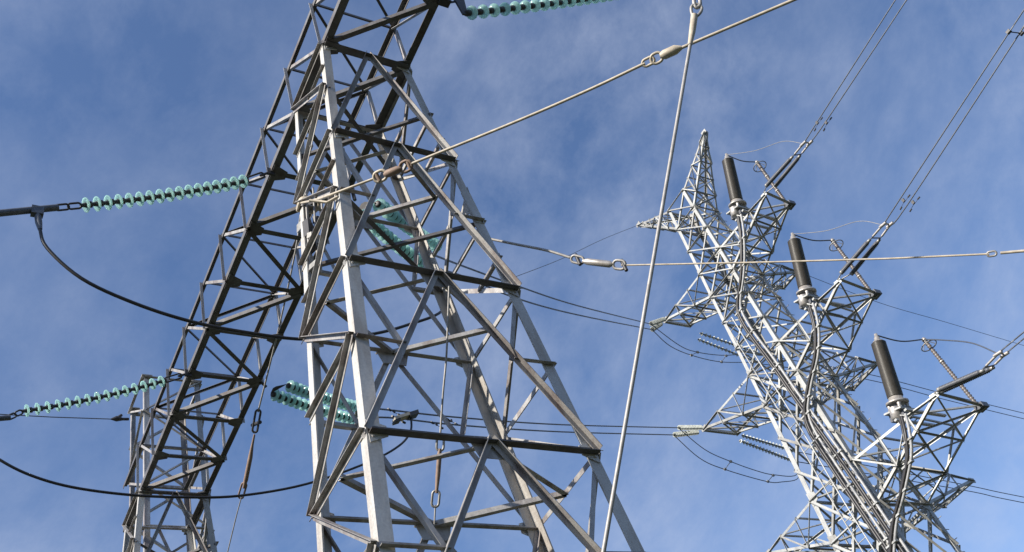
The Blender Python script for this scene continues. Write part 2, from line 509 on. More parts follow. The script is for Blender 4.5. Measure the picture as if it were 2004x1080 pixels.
# ================================================================ column behind the gantry
colA = at_d(282, 737, 40); colB = at_d(391, 750, 40)
cw = (colB-colA).length*.97
c0 = V((colA.x, colA.y, colA.z))
dist = thing('lattice_mast', (c0.x+cw/2, c0.y+cw*.4, GROUND), 'slim weathered grey lattice mast standing behind the far end of the gantry beam', 'mast')
cd = at_z(252, 807, c0.z)
dy = max(1.2, cd.y-c0.y)
def cnode(i, j, z):
    tp = .012*(c0.z-z)
    return V((c0.x + (cw+tp if i else -tp), c0.y + (dy+tp if j else -tp), z))
CTOP = c0.z
lvz = [CTOP-1.75*k for k in range(0, 21) if CTOP-1.75*k > GROUND+.5] + [GROUND]
cparts = []
for i in (0, 1):
    for j in (0, 1):
        m = MB(); m.box(cnode(i, j, CTOP)+V((.1-.2*i, .1-.2*j, .03)), (.2, 0, 0), (0, .2, 0), (0, 0, .02)); cparts.append(('cap_plate', m))
for i in (0, 1):
    for j in (0, 1):
        m = MB(); m.angle(cnode(i, j, CTOP), cnode(i, j, GROUND), (1-2*i, 0, 0), (0, 1-2*j, 0), .2, .025); cparts.append(('leg', m))
for a in range(len(lvz)-1):
    za, zb = lvz[a], lvz[a+1]
    for face, (A, B, n) in enumerate((((0, 0), (1, 0), (0, -1, 0)), ((0, 1), (1, 1), (0, 1, 0)), ((0, 0), (0, 1), (-1, 0, 0)), ((1, 0), (1, 1), (1, 0, 0)))):
        if a % 2 == 0:
            m = MB(); brace(m, cnode(*A, za), cnode(*B, za), n, .11, .014, .012); cparts.append(('strut', m))
        P, Q = (A, B) if a % 2 else (B, A)
        m = MB(); brace(m, cnode(*P, za), cnode(*Q, zb), n, .09, .012, .03); cparts.append(('brace', m))
for nm, m in cparts: m.build(nm, 'old', dist)

# ================================================================ terminal tower (right)
TCX, TCY, TZA, TK = 50.07, 33.0606, 91.0348, 0.04763/math.sqrt(2)
def tnode(sx, sy, z):
    h = TK*(TZA-z)
    return V((TCX+sx*h, TCY+sy*h, z))
def T(p): return V((TCX+p[0], TCY+p[1], p[2]))
tower = thing('lattice_tower', (TCX, TCY, GROUND), 'tall bright galvanised lattice tower carrying black cable terminations', 'tower')
tp_parts = []
TOP = 57.0
UP = [57.0, 54.8, 52.3, 49.8, 47.4, 44.9, 42.4, 40.0, 37.3]
LO = [37.3, 34.75, 32.2, 30.0, 27.0, 24.2, 21.4, 18.5, 15.5, 12.4, 9.2, 6.0, 2.8, GROUND]
ALL = UP + LO[1:]
FACES = (((-1, 1), (-1, -1), (-1, 0, 0)), ((-1, -1), (1, -1), (0, -1, 0)), ((1, -1), (1, 1), (1, 0, 0)), ((1, 1), (-1, 1), (0, 1, 0)))
for sx, sy in ((-1, 1), (-1, -1), (1, -1), (1, 1)):
    m = MB()
    brk = 37.3
    m.angle(tnode(sx, sy, TOP+.15), tnode(sx, sy, brk), (-sx, 0, 0), (0, -sy, 0), .26, .03)
    m.angle(tnode(sx, sy, brk), tnode(sx, sy, GROUND), (-sx, 0, 0), (0, -sy, 0), .33, .035)
    tp_parts.append(('leg', m))
    for z in (54.8, 49.8, 47.4, 40.0, 37.3, 30.0, 27.0):
        c = tnode(sx, sy, z)
        r = .34 if z > 31 else .5
        m = MB(); m.plate([c+V((-sx*(-.02), sy*.02, -r)), c+V((sx*.02, sy*.02, r)), c+V((-sx*r*1.2, sy*.02, r*.5)), c+V((-sx*r*1.2, sy*.02, -r*.5))], (0, 1, 0), .03); tp_parts.append(('gusset_plate', m))
        m = MB(); m.plate([c+V((sx*.02, sy*.02, -r)), c+V((sx*.02, sy*.02, r)), c+V((sx*.02, -sy*r*1.2, r*.5)), c+V((sx*.02, -sy*r*1.2, -r*.5))], (1, 0, 0), .03); tp_parts.append(('gusset_plate', m))
    for k in range(44):
        if (sx, sy) == (1, -1):
            p = tnode(sx, sy, 56-k*.75)
            m = MB(); m.tube([p, p+V((.26 if k % 2 else 0, 0 if k % 2 else -.26, 0))], .024, 5); tp_parts.append(('step_bolt', m))
for A, B, n in FACES:
    for i, z in enumerate(UP):
        m = MB(); brace(m, tnode(*A, z), tnode(*B, z), n, .13, .015, .02); tp_parts.append(('strut', m))
        if i+1 < len(UP):
            zz = UP[i+1]
            m = MB(); brace(m, tnode(*A, z), tnode(*B, zz), n, .12, .014, .05); tp_parts.append(('brace', m))
            m = MB(); brace(m, tnode(*B, z), tnode(*A, zz), n, .12, .014, -.03, out=False); tp_parts.append(('brace', m))
    seq = [40.0, 37.3, 34.75, 32.2, 30.0, 27.0, 24.2, 21.4, 18.5, 15.5, 12.4, 9.2, 6.0, 2.8]
    for i in range(len(seq)-2):
        za, zb = seq[i], seq[i+2]
        if za < 24: continue
        m = MB(); brace(m, tnode(*A, za), tnode(*B, zb), n, .15, .016, .05); tp_parts.append(('brace', m))
        m = MB(); brace(m, tnode(*B, za), tnode(*A, zb), n, .15, .016, -.03, out=False); tp_parts.append(('brace', m))
    for z in (30.0, 27.0, 21.4, 12.4):
        m = MB(); brace(m, tnode(*A, z), tnode(*B, z), n, .15, .016, .02); tp_parts.append(('strut', m))
    for za, zb in ((21.4, 12.4), (12.4, GROUND)):
        C = (tnode(*A, za)+tnode(*B, za))/2
        for E_ in (A, B):
            m = MB(); brace(m, C, tnode(*E_, zb), n, .22, .022, .05); tp_parts.append(('brace', m))
for z in (54.8, 49.8, 47.4, 40.0, 37.3, 30.0, 27.0):
    m = MB(); brace(m, tnode(-1, -1, z), tnode(1, 1, z), (0, 0, -1), .15, .016, .02, out=False); tp_parts.append(('brace', m))
    m = MB(); brace(m, tnode(-1, 1, z), tnode(1, -1, z), (0, 0, -1), .15, .016, .05, out=False); tp_parts.append(('brace', m))
body_ob = part('tower_body', tower)
for nm, m in tp_parts: m.build(nm, 'new', parent=body_ob)

def lacing(out, A0, A1, B0, B1, n, nrm, w, both=False, ends=False):
    """zigzag between chord A0-A1 and chord B0-B1"""
    for i in range(n):
        t0, t1 = i/n, (i+1)/n
        a0, a1, b0, b1 = lerp(A0, A1, t0), lerp(A0, A1, t1), lerp(B0, B1, t0), lerp(B0, B1, t1)
        if (a1-b1).length > .35 and i+1 < n:
            m = MB(); brace(m, a1, b1, nrm, w, .014, .01); out.append(('strut', m))
        P, Q = (a0, b1) if i % 2 == 0 else (b0, a1)
        if (P-Q).length > .3:
            m = MB(); brace(m, P, Q, nrm, w, .014, .03); out.append(('brace', m))
        if both:
            P, Q = (b0, a1) if i % 2 == 0 else (a0, b1)
            if (P-Q).length > .3:
                m = MB(); brace(m, P, Q, nrm, w, .014, -.02, out=False); out.append(('brace', m))
def arm(l1, l2, zt, zb, t1, t2, label, n=3, w=.095):
    """cross-arm: two top chords and two bottom chords from legs l1, l2 to a tip edge t1-t2"""
    parts = []
    a_t, b_t, a_b, b_b = tnode(*l1, zt), tnode(*l2, zt), tnode(*l1, zb), tnode(*l2, zb)
    ax = ((t1+t2)/2 - (a_t+b_t)/2); ax.z = 0; ax.normalize()
    side = (b_t-a_t).normalized()
    for p, q, sg in ((a_t, t1, 1), (b_t, t2, -1)):
        m = MB(); m.angle(p, q, side*sg, (0, 0, -1), .16, .018); parts.append(('chord', m))
    for p, q, sg in ((a_b, t1-V((0, 0, .12)), 1), (b_b, t2-V((0, 0, .12)), -1)):
        m = MB(); m.angle(p, q, side*sg, (0, 0, 1), .17, .018); parts.append(('chord', m))
    if (t2-t1).length > .6:
        m = MB(); brace(m, t1, t2, ax, .2, .02, .03); parts.append(('strut', m))
    lacing(parts, a_t, t1, a_b, t1-V((0, 0, .12)), n, -side, w)
    lacing(parts, b_t, t2, b_b, t2-V((0, 0, .12)), n, side, w)
    lacing(parts, a_b, t1-V((0, 0, .12)), b_b, t2-V((0, 0, .12)), n, V((0, 0, -1)), w, both=True)
    lacing(parts, a_t, t1, b_t, t2, n, V((0, 0, 1)), w)
    for t in ((t1, t2) if (t2-t1).length > .6 else (t1,)):
        m = MB(); m.plate([t-ax*.35+V((0, 0, .1)), t+ax*.14+V((0, 0, .06)), t+ax*.14-V((0, 0, .25)), t-ax*.35-V((0, 0, .3))], side, .05); parts.append(('tip_plate', m))
    o = part('cross_arm', tower)
    for nm, m in parts: m.build(nm, 'new', parent=o)
    return o
ARMZ = [(49.8, 47.4), (40.0, 37.3), (30.0, 27.0)]
YT = [at_z(1300, 626, 49.8), at_z(1375, 838, 40.0), at_z(1500, 1082, 30.0)]           # arms on the gantry side
XT = [at_z(1558, 530, 49.8), at_z(1716, 709, 40.0), at_z(1903, 938, 30.0)]           # arms on the far side
KT = [at_z(1496, 378, 49.8), at_z(1641, 548, 40.0), at_z(1830, 770, 30.0)]           # arms carrying terminations
ST = [at_z(1545, 400, 49.8), at_z(1712, 575, 40.0), at_z(1920, 795, 30.0)]
for i, (zt, zb) in enumerate(ARMZ):
    arm((-1, 1), (1, 1), zt, zb, YT[i], V((2*TCX-YT[i].x-.3, YT[i].y, zt)), '', 3)
    arm((1, -1), (1, 1), zt, zb, XT[i], V((XT[i].x, 2*TCY-XT[i].y, zt)), '', 3)
    arm((-1, -1), (1, -1), zt, zb, KT[i], ST[i], '', 3, .105)
for sy, tip in ((1, T((-.05, 5.214, 60.3))), (-1, T((0.03, -4.884, 60.2)))):
    arm((-1, sy), (1, sy), 57.0, 54.8, tip+V((-.12, 0, 0)), tip+V((.12, 0, 0)), '', 5, .085)
# cable ladder down the sunny face
def face_pt(px, py, off=.28): return at_plane(px, py, (TCX-off, TCY, TZA), (1, 0, -TK))
ladp = part('cable_ladder', tower)
LR = smooth_line([face_pt(*p, .2) for p in ((1421, 634), (1478, 728), (1560, 862), (1640, 1000), (1720, 1130))], 6)
RR = [p+V((0, -.7, 0)) for p in LR]
for q in (LR, RR):
    lad = MB(); lad.tube(q, .045, 6); lad.build('rail', 'new', parent=ladp)
for i in range(0, len(LR)-1):
    for t in (0,):
        lad = MB(); lad.tube([lerp(LR[i], LR[i+1], t), lerp(RR[i], RR[i+1], t)], .032, 5); lad.build('rung', 'new', parent=ladp)

# ================================================================ insulator strings
disc_me = {}
def disc_mesh(kind, R, sp):
    key = (kind, round(R, 3), round(sp, 3))
    if key in disc_me: return disc_me[key]
    m = MB()                                         # glass shell, axis +Z from cap to pin, metres
    m.lathe((0, 0, 0), (0, 0, 1), [(R*.38, .30*sp), (R*.60, .33*sp), (R*.85, .39*sp), (R*.97, .45*sp), (R, .50*sp), (R*.97, .54*sp), (R*.88, .50*sp), (R*.80, .57*sp), (R*.72, .48*sp), (R*.60, .56*sp), (R*.50, .46*sp), (R*.36, .50*sp), (R*.2, .48*sp)], 20)
    ob = m.build('disc', 'glass' if kind == 'glass' else 'pale_glass', world=True)
    me1 = ob.data
    bpy.data.objects.remove(ob)
    m = MB()
    m.lathe((0, 0, 0), (0, 0, 1), [(0, -.06*sp), (R*.26, -.06*sp), (R*.44, .0*sp), (R*.46, .20*sp), (R*.44, .34*sp), (R*.30, .35*sp)], 12)
    m.lathe((0, 0, 0), (0, 0, 1), [(R*.36, .46*sp), (R*.34, .62*sp), (R*.28, .68*sp), (R*.26, .97*sp)], 10)
    ob = m.build('cap', 'dark' if kind == 'glass' else 'fitting', world=True)
    me2 = ob.data
    bpy.data.objects.remove(ob)
    disc_me[key] = (me1, me2)
    return disc_me[key]
def string(p, q, n, label, group=None, kind='glass', R=.128, lead=.0, name='insulator_string', sag=.0, yoke=None):
    """string of n discs between survey points p (structure side) and q (line side)"""
    p, q = V(p), V(q)
    rt = thing(name, p, label, 'insulator', group)
    P, Q = W(p), W(q)
    L = (Q-P).length
    sp = L/n
    me1, me2 = disc_mesh(kind, R, round(sp, 2))
    for i in range(n):
        t = i/n
        c = P.lerp(Q, t) - V((0, 0, sag*S*4*t*(1-t)))
        t2 = (i+1)/n
        e = P.lerp(Q, t2) - V((0, 0, sag*S*4*t2*(1-t2)))
        d = (e-c).normalized()
        mat = Matrix.Translation(c) @ d.to_track_quat('Z', 'Y').to_matrix().to_4x4() @ Matrix.Diagonal((1, 1, (e-c).length/round(sp, 2), 1))
        o = bpy.data.objects.new('disc', me1)
        COL.objects.link(o)
        o.parent = rt
        o.matrix_parent_inverse = Matrix.Translation(-rt.location)
        o.matrix_basis = mat
        o2 = bpy.data.objects.new('cap', me2)
        COL.objects.link(o2)
        o2.parent = o
    return rt
GY = lambda y: MXY.y + y
# single strings reaching left
def left_string(y, chord_y, pa, pb, n, label):
    a, b = at_y(*pa, GY(y)), at_y(*pb, GY(y))
    rt = string(a, b, n, label, 'single glass strings of the gantry', sag=.1)
    c = V((MXY.x-WX, GY(y), Z0-.02))
    d = (b-a).normalized()
    m = MB(); m.tube([c, lerp(c, a, .45)], .035, 6); m.link(lerp(c, a, .3), a+d*.03, .07, .025)
    m.box(c, (.1, 0, 0), (0, .03, 0), (0, 0, .12)); m.build('suspension_link', 'dark', rt)
    return a, b, d
a1, b1, d1 = left_string(2.9, 2.9, (484, 353), (157, 402), 17, 'upper left string of teal glass insulator discs reaching out from gantry beam')
a2, b2, d2 = left_string(10.7, 10.7, (324, 744), (42, 805), 15, 'lower left string of teal glass insulator discs crossing the slim mast')
# string reaching right from the beam end
ytop = -3.0
a3, b3 = at_y(912, 26, GY(ytop)), at_y(1215, -12, GY(ytop))
rt = string(a3, b3, 17, 'dark-cored glass insulator string at the top edge of the picture', 'single glass strings of the gantry', sag=.05)
m = MB()
c = V((MXY.x+WX, GY(ytop), Z0-.05))
m.box(c+V((.05, 0, 0)), (.14, 0, 0), (0, .1, 0), (0, 0, .1))
y1_, y2_ = at_y(893, -8, GY(ytop)), at_y(906, 26, GY(ytop))
m.link(c+V((.1, 0, .05)), lerp(y1_, y2_, .15), .07, .028)
m.plate([y1_+V((-.08, 0, .3)), y1_+V((.22, 0, .2)), y2_+V((.12, 0, 0)), y2_+V((-.02, 0, -.06)), y1_+V((-.14, 0, .0))], (0, 1, 0), .05)
m.tube([y2_, a3], .03, 6)
m.build('yoke_plate', 'dark', rt)

# paired strings reaching right
def pair(y, Tt, pa, pb, pc, pd, n, la, lb, grp):
    P0 = V((MXY.x+WX, GY(y), Z0))
    nrm = V((Tt.y-P0.y, -(Tt.x-P0.x), 0))
    A, B = at_plane(*pa, P0, nrm), at_plane(*pb, P0, nrm)
    C_ = at_z(*pc, A.z)
    D = at_plane(*pd, C_, nrm)
    r1 = string(A, B, n, la, grp, R=.15, sag=.05)
    r2 = string(C_, D, n, lb, grp, R=.15, sag=.05)
    m = MB()
    m.tube([P0+V((0, 0, -.05)), lerp(P0, A, .45)], .05, 6)
    e = lerp(P0+V((0, 0, -.05)), (A+C_)/2, .7)
    m.plate([A+V((-.05, 0, .03)), C_+V((-.05, 0, .03)), e+(C_-A)*.1, e-(C_-A)*.1], (0, 0, 1), .03)
    m.build('yoke_plate', 'dark', r1)
    m = MB()
    m.tube([B, D], .05, 6)
    m.build('line_yoke', 'fitting', r1)
    return A, B, C_, D, P0, nrm
A1, B1, C1, D1, P1, N1 = pair(2.9, YT[0], (702, 418), (832, 521), (738, 398), (857, 483), 16,
    'nearer of the two teal glass strings seen through the upper gantry mast', 'farther of the two teal glass strings seen through the upper gantry mast', 'paired glass strings at the upper mast')
A2, B2, C2, D2, P2, N2 = pair(10.7, YT[1], (533, 771), (697, 822), (563, 754), (697, 796), 16,
    'lower of the two bright teal glass strings behind the left mast leg', 'upper of the two bright teal glass strings behind the left mast leg', 'paired glass strings at the left leg')

# ================================================================ conductors
def cable(name, label, cat, pts, r, mat='wire', group=None, n=8, seg=6):
    m = MB()
    m.tube(smooth_line(pts, seg), r, n)
    o = m.build(name, mat)
    return tag(o, label, cat, group)
# dead-end clamps and incoming conductors on the left
def dead_end(a, b, d, y, pts, jump, la, lb):
    rt = thing('conductor', b, la, 'conductor')
    e = at_y(*pts[0], GY(y)); f = at_y(*pts[1], GY(y))
    m = MB(); m.link(b-d*.02, lerp(b, e, .55), .06, .024); m.build('shackle', 'dark', rt)
    m = MB(); m.link(lerp(b, e, .5), e+d*.06, .06, .024); m.build('shackle', 'dark', rt)
    dd = (f-e).normalized()
    m = MB(); m.tube([e, e+dd*1.5], .075, 10); m.build('compression_clamp', 'wire', rt)
    m = MB()
    far = f + dd*26 + V((0, 0, 4.0))
    m.tube(smooth_line([e+dd*1.4, f, f+dd*8+V((0, 0, .2)), far], 6), .04, 8); m.build('wire_strand', 'wire', rt)
    if jump:
        J = [at_y(*p, GY(y)) for p in jump]
        rj = thing('jumper_cable', J[0], lb, 'cable')
        m = MB(); m.tube([J[0], lerp(J[0], J[1], .7), lerp(J[1], J[2], .1)], [.07, .07, .045], 10); m.box(J[0], (.12, 0, 0), (0, .07, 0), (0, 0, .12)); m.build('terminal_lug', 'wire', rj)
        return J, rj
J1, rj1 = dead_end(a1, b1, d1, 2.9, [(113, 406), (0, 417)], [(73, 414), (77, 445), (92, 485), (160, 545), (260, 592), (370, 628), (480, 650), (600, 664), (720, 655), (800, 635), (866, 607)],
    'thick dark conductor leaving the picture at the left edge beyond the upper string', 'black jumper cable looping from the left edge down behind the mast legs')
m = MB(); m.tube(smooth_line(J1[1:] + [lerp(J1[-1], B1, .6)+V((.35, 0, -.1)), B1+V((.3, .1, -.05))], 6), .037, 8); m.build('wire_strand', 'cable', rj1)
J2, rj2 = dead_end(a2, b2, d2, 10.7, [(20, 817), (-40, 822)], [(-60, 838), (-40, 868), (0, 900), (60, 930), (140, 953), (250, 968), (360, 973), (470, 970), (600, 947), (720, 905), (780, 873), (803, 845), (805, 818)],
    'dark conductor at the left edge beyond the lower glass string', 'black jumper cable sweeping along under the lower beam end')
m = MB(); m.tube(smooth_line(J2[1:], 6), .037, 8); m.build('wire_strand', 'cable', rj2)
# pale parallel-groove clamp at the upper end of the lower jumper
c = at_y(803, 815, GY(10.7))
rc = thing('line_clamp', c, 'pale box-shaped line clamp on the two conductors behind the mast', 'clamp')
ax = (at_y(820, 808, GY(10.7)) - at_y(770, 824, GY(10.7)))
m = MB(); m.box(at_y(786, 817, GY(10.7)), ax*.3, (0, .12, 0), (0, 0, .06)); m.build('clamp_body', 'stay', rc)
m = MB(); m.box(at_y(808, 812, GY(10.7)), ax*.17, (0, .13, 0), (0, 0, .08)); m.build('clamp_jaw', 'dark', rc)
m = MB(); m.box(at_y(776, 825, GY(10.7)), ax*.12, (0, .1, 0), (0, 0, .04)); m.build('clamp_jaw', 'dark', rc)

def tplane(px, py, P, n): return at_plane(px, py, P, n)
def span(label, grp, P, n, start, pxs, end):
    pts = [start] + [tplane(*p, P, n) for p in pxs] + [end]
    return cable('conductor', label, 'conductor', pts, .034, 'wire', grp, 6)
Ta_end = [tplane(1276, 645, P1, N1), tplane(1273, 634, P1, N1)]
span('lower of two thin conductors running from upper mast to the bright tower', 'conductors from gantry to tower', P1, N1, B1, [(905, 540), (1012, 584), (1130, 616)], Ta_end[0])
span('upper of two thin conductors running from upper mast to the bright tower', 'conductors from gantry to tower', P1, N1, lerp(B1, D1, .6), [(907, 521), (1017, 561), (1130, 598)], Ta_end[1])
Tb_end = [tplane(1318, 851, P2, N2), tplane(1327, 837, P2, N2)]
span('lower of two level conductors meeting the pale insulators on the middle arm', 'conductors from gantry to tower', P2, N2, B2, [(760, 817), (900, 832), (1100, 845)], Tb_end[0])
span('upper of two level conductors meeting the pale insulators on the middle arm', 'conductors from gantry to tower', P2, N2, D2, [(760, 802), (900, 817), (1100, 831)], Tb_end[1])
# pale stockbridge dampers on the level pair
dk = 0
for (px, py) in ((772, 804), (780, 818), (870, 815), (855, 829), (884, 822)):
    c = tplane(px, py+3, P2, N2)
    dvec = V((N2.y, -N2.x, 0)).normalized()*-1
    m = MB(); m.tube([c-dvec*.3, c+dvec*.3], .012, 5)
    for sg in (-1, 1): m.tube([c+dvec*sg*.2, c+dvec*sg*.36], .045, 7)
    m.box(c+V((0, 0, .05)), (.03, 0, 0), (0, .03, 0), (0, 0, .06))
    o = m.build('vibration_damper', 'dark')
    tag(o, ['left damper on the upper of the level conductors', 'left damper on the lower of the level conductors', 'right damper on the upper of the level conductors', 'middle damper on the lower of the level conductors', 'right damper on the lower of the level conductors'][dk], 'damper', 'dampers on the level conductors')
    dk += 1

# pale insulators at the tower arm tips (line side of the arms)
for (tip, ends, pre) in ((YT[0], Ta_end, 'upper'), (YT[1], Tb_end, 'middle')):
    for k, e in enumerate(ends):
        s = tip + V((-.15, .25-.5*k, -.15))
        string(lerp(s, e, .1), lerp(s, e, .97), 15, '%s pale insulator string of the pair on the %s left arm tip' % ('lower' if k == 0 else 'upper', pre), 'pale strings on the left arm tips', kind='pale', R=.135)
# strings beyond the left arms, and jumpers below them
FAR = []
for i, (pts) in enumerate((((1370, 652), (1366, 664), (1500, 696), (1490, 712)), ((1452, 852), (1447, 862), (1560, 884), (1552, 902)))):
    tip = V((2*TCX-YT[i].x-.3, YT[i].y, YT[i].z))
    for k in range(2):
        yy = tip.y + (-.0 if k else -.0)
        s = at_y(*pts[k], yy); e = at_y(*pts[k+2], yy)
        string(s, e, 17, '%s grey insulator string of the pair behind the %s left arm' % (('upper', 'lower')[k], ('upper', 'middle')[i]), 'grey strings behind the left arms', kind='pale', R=.12)
        FAR.append((i, k, e))
dense = {0: [[(1283, 652), (1330, 676), (1365, 689), (1410, 695), (1450, 694)], [(1275, 647), (1310, 676), (1353, 695), (1410, 708), (1470, 709)]],
         1: [[(1340, 852), (1380, 880), (1430, 903), (1480, 921), (1515, 929), (1560, 928)], [(1314, 853), (1370, 897), (1420, 919), (1500, 942), (1530, 943), (1562, 935)]]}
sp_px = {0: [((1365, 689), (1353, 695)), ((1421, 696), (1412, 708))], 1: [((1430, 903), (1419, 918)), ((1513, 930), (1503, 942))]}
for i in (0, 1):
    for k in (0, 1):
        e0 = (Ta_end, Tb_end)[i][1-k]
        tgt = [f for f in FAR if f[0] == i and f[1] == k][0][2]
        ln = dense[i][k]
        yy0, yy1 = YT[i].y-.2, YT[i].y-.2
        pts = []
        for j, p in enumerate(ln):
            t = j/(len(ln)-1)
            # plane swings from the string end to the far string
            x0, y0 = e0.x, e0.y
            nv = V((tgt.y-y0, -(tgt.x-x0), 0))
            pts.append(at_plane(*p, e0, nv))
        pts[0] = e0
        cable('jumper_cable', '%s wire of the sagging jumper pair under the %s left arm' % (('upper', 'lower')[k], ('upper', 'middle')[i]), 'cable', pts+[tgt], .03, 'wire', 'jumper wires under the left arms', 6)
        if k == 0:
            for a_, (u_, l_) in enumerate(sp_px[i]):
                A_ = at_plane(*u_, e0, nv); B_ = at_plane(*l_, e0, nv)
                m = MB(); m.tube([A_, B_], .025, 6)
                for E_ in (A_, B_): m.box(E_, (.09, 0, 0), (0, .06, 0), (0, 0, .07))
                o = m.build('spacer', 'fitting')
                tag(o, '%s spacer between the jumper wires under the %s left arm' % (('left', 'right')[a_], ('upper', 'middle')[i]), 'spacer', 'spacers on the jumper wires')
# far conductors on +X
for i, pts in enumerate(([(1690, 741), (1850, 782), (2010, 821)], [(1880, 958), (1950, 973), (2010, 985)])):
    for k in range(2):
        e = [f for f in FAR if f[0] == i and f[1] == k][0][2]
        P_ = [at_y(p[0], p[1]-11*(1-k)+(0 if k else 0), e.y) for p in pts]
        ext = P_[-1] + (P_[-1]-P_[-2])*1.2
        cable('conductor', '%s of two faint distant wires running off right %s' % (('upper', 'lower')[k], ('behind the middle termination', 'at the bottom right arm')[i]), 'conductor', [e]+P_+[ext], .034, 'wire', 'faint wires beyond the tower', 6)
e = XT[0]
P_ = [at_y(p[0], p[1], e.y) for p in ((1720, 592), (1850, 630), (1990, 672))]
cable('conductor', 'single faint wire descending right between the two upper terminations', 'conductor', [e]+P_+[P_[-1]*2-P_[-2]], .022, 'wire', 'faint wires beyond the tower', 6)
# earth wire to the left of the peak arm
tipE = T((-.05, 5.214, 60.3))
hx = V((-1, -.75, -.35)).normalized()
gE = V((MXY.x+WX, GY(12), Z0+BH+2))
nE = V((gE.y-tipE.y, -(gE.x-tipE.x), 0))
cable('earth_wire', 'hair-thin earth wire running down left from the topmost arm tip', 'wire', [tipE] + [at_plane(*p, tipE, nE) for p in ((1180, 468), (1100, 506), (1010, 541), (930, 570))], .02, 'wire')

# overhead twin conductors going off to the upper right
def twin(i, base, ins0, ins1, dirs, labels, ilab):
    """ins0/ins1: pixel ends of the two dark tension insulators; dirs: pixel polylines of the two conductors"""
    for k in range(2):
        off = (-.28, .28)[k]
        x = base.x + off
        s, e = at_x(*ins0[k], x), at_x(*ins1[k], x)
        rt = thing('tension_insulator', s, ilab[k], 'insulator', 'dark rod insulators above the termination arms')
        d = (e-s).normalized(); L = (e-s).length
        m = MB()
        prof = [(0, 0), (.13, 0)]
        nsh = 26
        for q in range(nsh):
            h = L*(.02+.96*q/nsh)
            prof += [(.12, h), (.165, h+L*.012), (.12, h+L*.022)]
        prof += [(.13, L), (0, L)]
        m.lathe(s, d, prof, 12); m.build('rod', 'polymer_grey', rt)
        m = MB(); m.tube([base+V((off*.3, 0, 0)), s], .035, 6); m.lathe(s, d, [(0, -.12), (.14, -.12), (.14, .05), (.0, .05)], 10); m.lathe(e, d, [(0, -.05), (.11, -.05), (.09, .25), (0, .25)], 10); m.build('end_fitting', 'fitting', rt)
        pts = [at_x(*p, x) for p in dirs[k]]
        ext = pts[-1] + (pts[-1]-pts[-2]).normalized()*25
        cr = thing('conductor', pts[0], labels[k], 'conductor', 'overhead conductors to the upper right')
        m = MB(); m.tube(smooth_line([e, pts[0]]+pts[1:]+[ext], 5), .04, 7); m.build('wire_strand', 'wire', cr)
        m = MB(); m.tube([lerp(e, pts[0], .35), lerp(e, pts[0], 1.0)], .07, 8); m.build('clamp', 'alu', cr)
    A, B = at_x(*dirs[0][0], base.x-.28), at_x(*dirs[1][0], base.x+.28)
    m = MB(); e0, e1 = at_x(*ins1[0], base.x-.28), at_x(*ins1[1], base.x+.28)
    m.tube([e0+(A-e0)*.25, e1+(B-e1)*.25], .04, 6)
    o = m.build('yoke_bar', 'dark'); tag(o, 'short dark yoke bar joining the rod insulators above the %s termination arm' % ('top', 'middle', 'lowest')[i], 'yoke', 'yoke bars of the rod insulators')
    m = MB()
    m.tube([A, lerp(A, B, .3)+V((0, 0, .1)), lerp(A, B, .7)+V((0, 0, .1)), B], .06, 7)
    for E_ in (A, B): m.tube([E_-V((0, .25, .05)), E_+V((0, .25, .05))], .1, 8)
    o = m.build('connector_clamp', 'alu'); tag(o, 'pale clamp joining the twin wires above the %s termination' % ('top', 'middle', 'lowest')[i], 'clamp', 'pale clamps on the twin wires')
    return A, B
CL = []
CL.append(twin(0, KT[0], [(1501, 362), (1519, 362)], [(1547, 311), (1562, 309)], [[(1572, 281), (1606, 228), (1752, 0), (1790, -60)], [(1585, 280), (1620, 232), (1774, 0), (1812, -60)]],
    ['left wire of the overhead twin pair ending at the top termination arm', 'right wire of the overhead twin pair ending at the top termination arm'],
    ['left dark rod insulator above the top termination arm', 'right dark rod insulator above the top termination arm']))
CL.append(twin(1, KT[1], [(1648, 532), (1668, 534)], [(1698, 474), (1717, 474)], [[(1728, 440), (1757, 396), (1975, 63), (2030, -20)], [(1742, 440), (1775, 402), (2004, 52), (2040, 0)]],
    ['left wire of the overhead twin pair ending at the middle termination arm', 'right wire of the overhead twin pair ending at the middle termination arm'],
    ['left dark rod insulator above the middle termination arm', 'right dark rod insulator above the middle termination arm']))
CL.append(twin(2, KT[2], [(1839, 762), (1846, 764)], [(1918, 728), (1938, 722)], [[(1953, 692), (1985, 665), (2030, 628)], [(1966, 694), (1998, 667), (2040, 632)]],
    ['left wire of the overhead twin pair ending at the lowest termination arm', 'right wire of the overhead twin pair ending at the lowest termination arm'],
    ['left dark rod insulator above the lowest termination arm', 'right dark rod insulator above the lowest termination arm']))
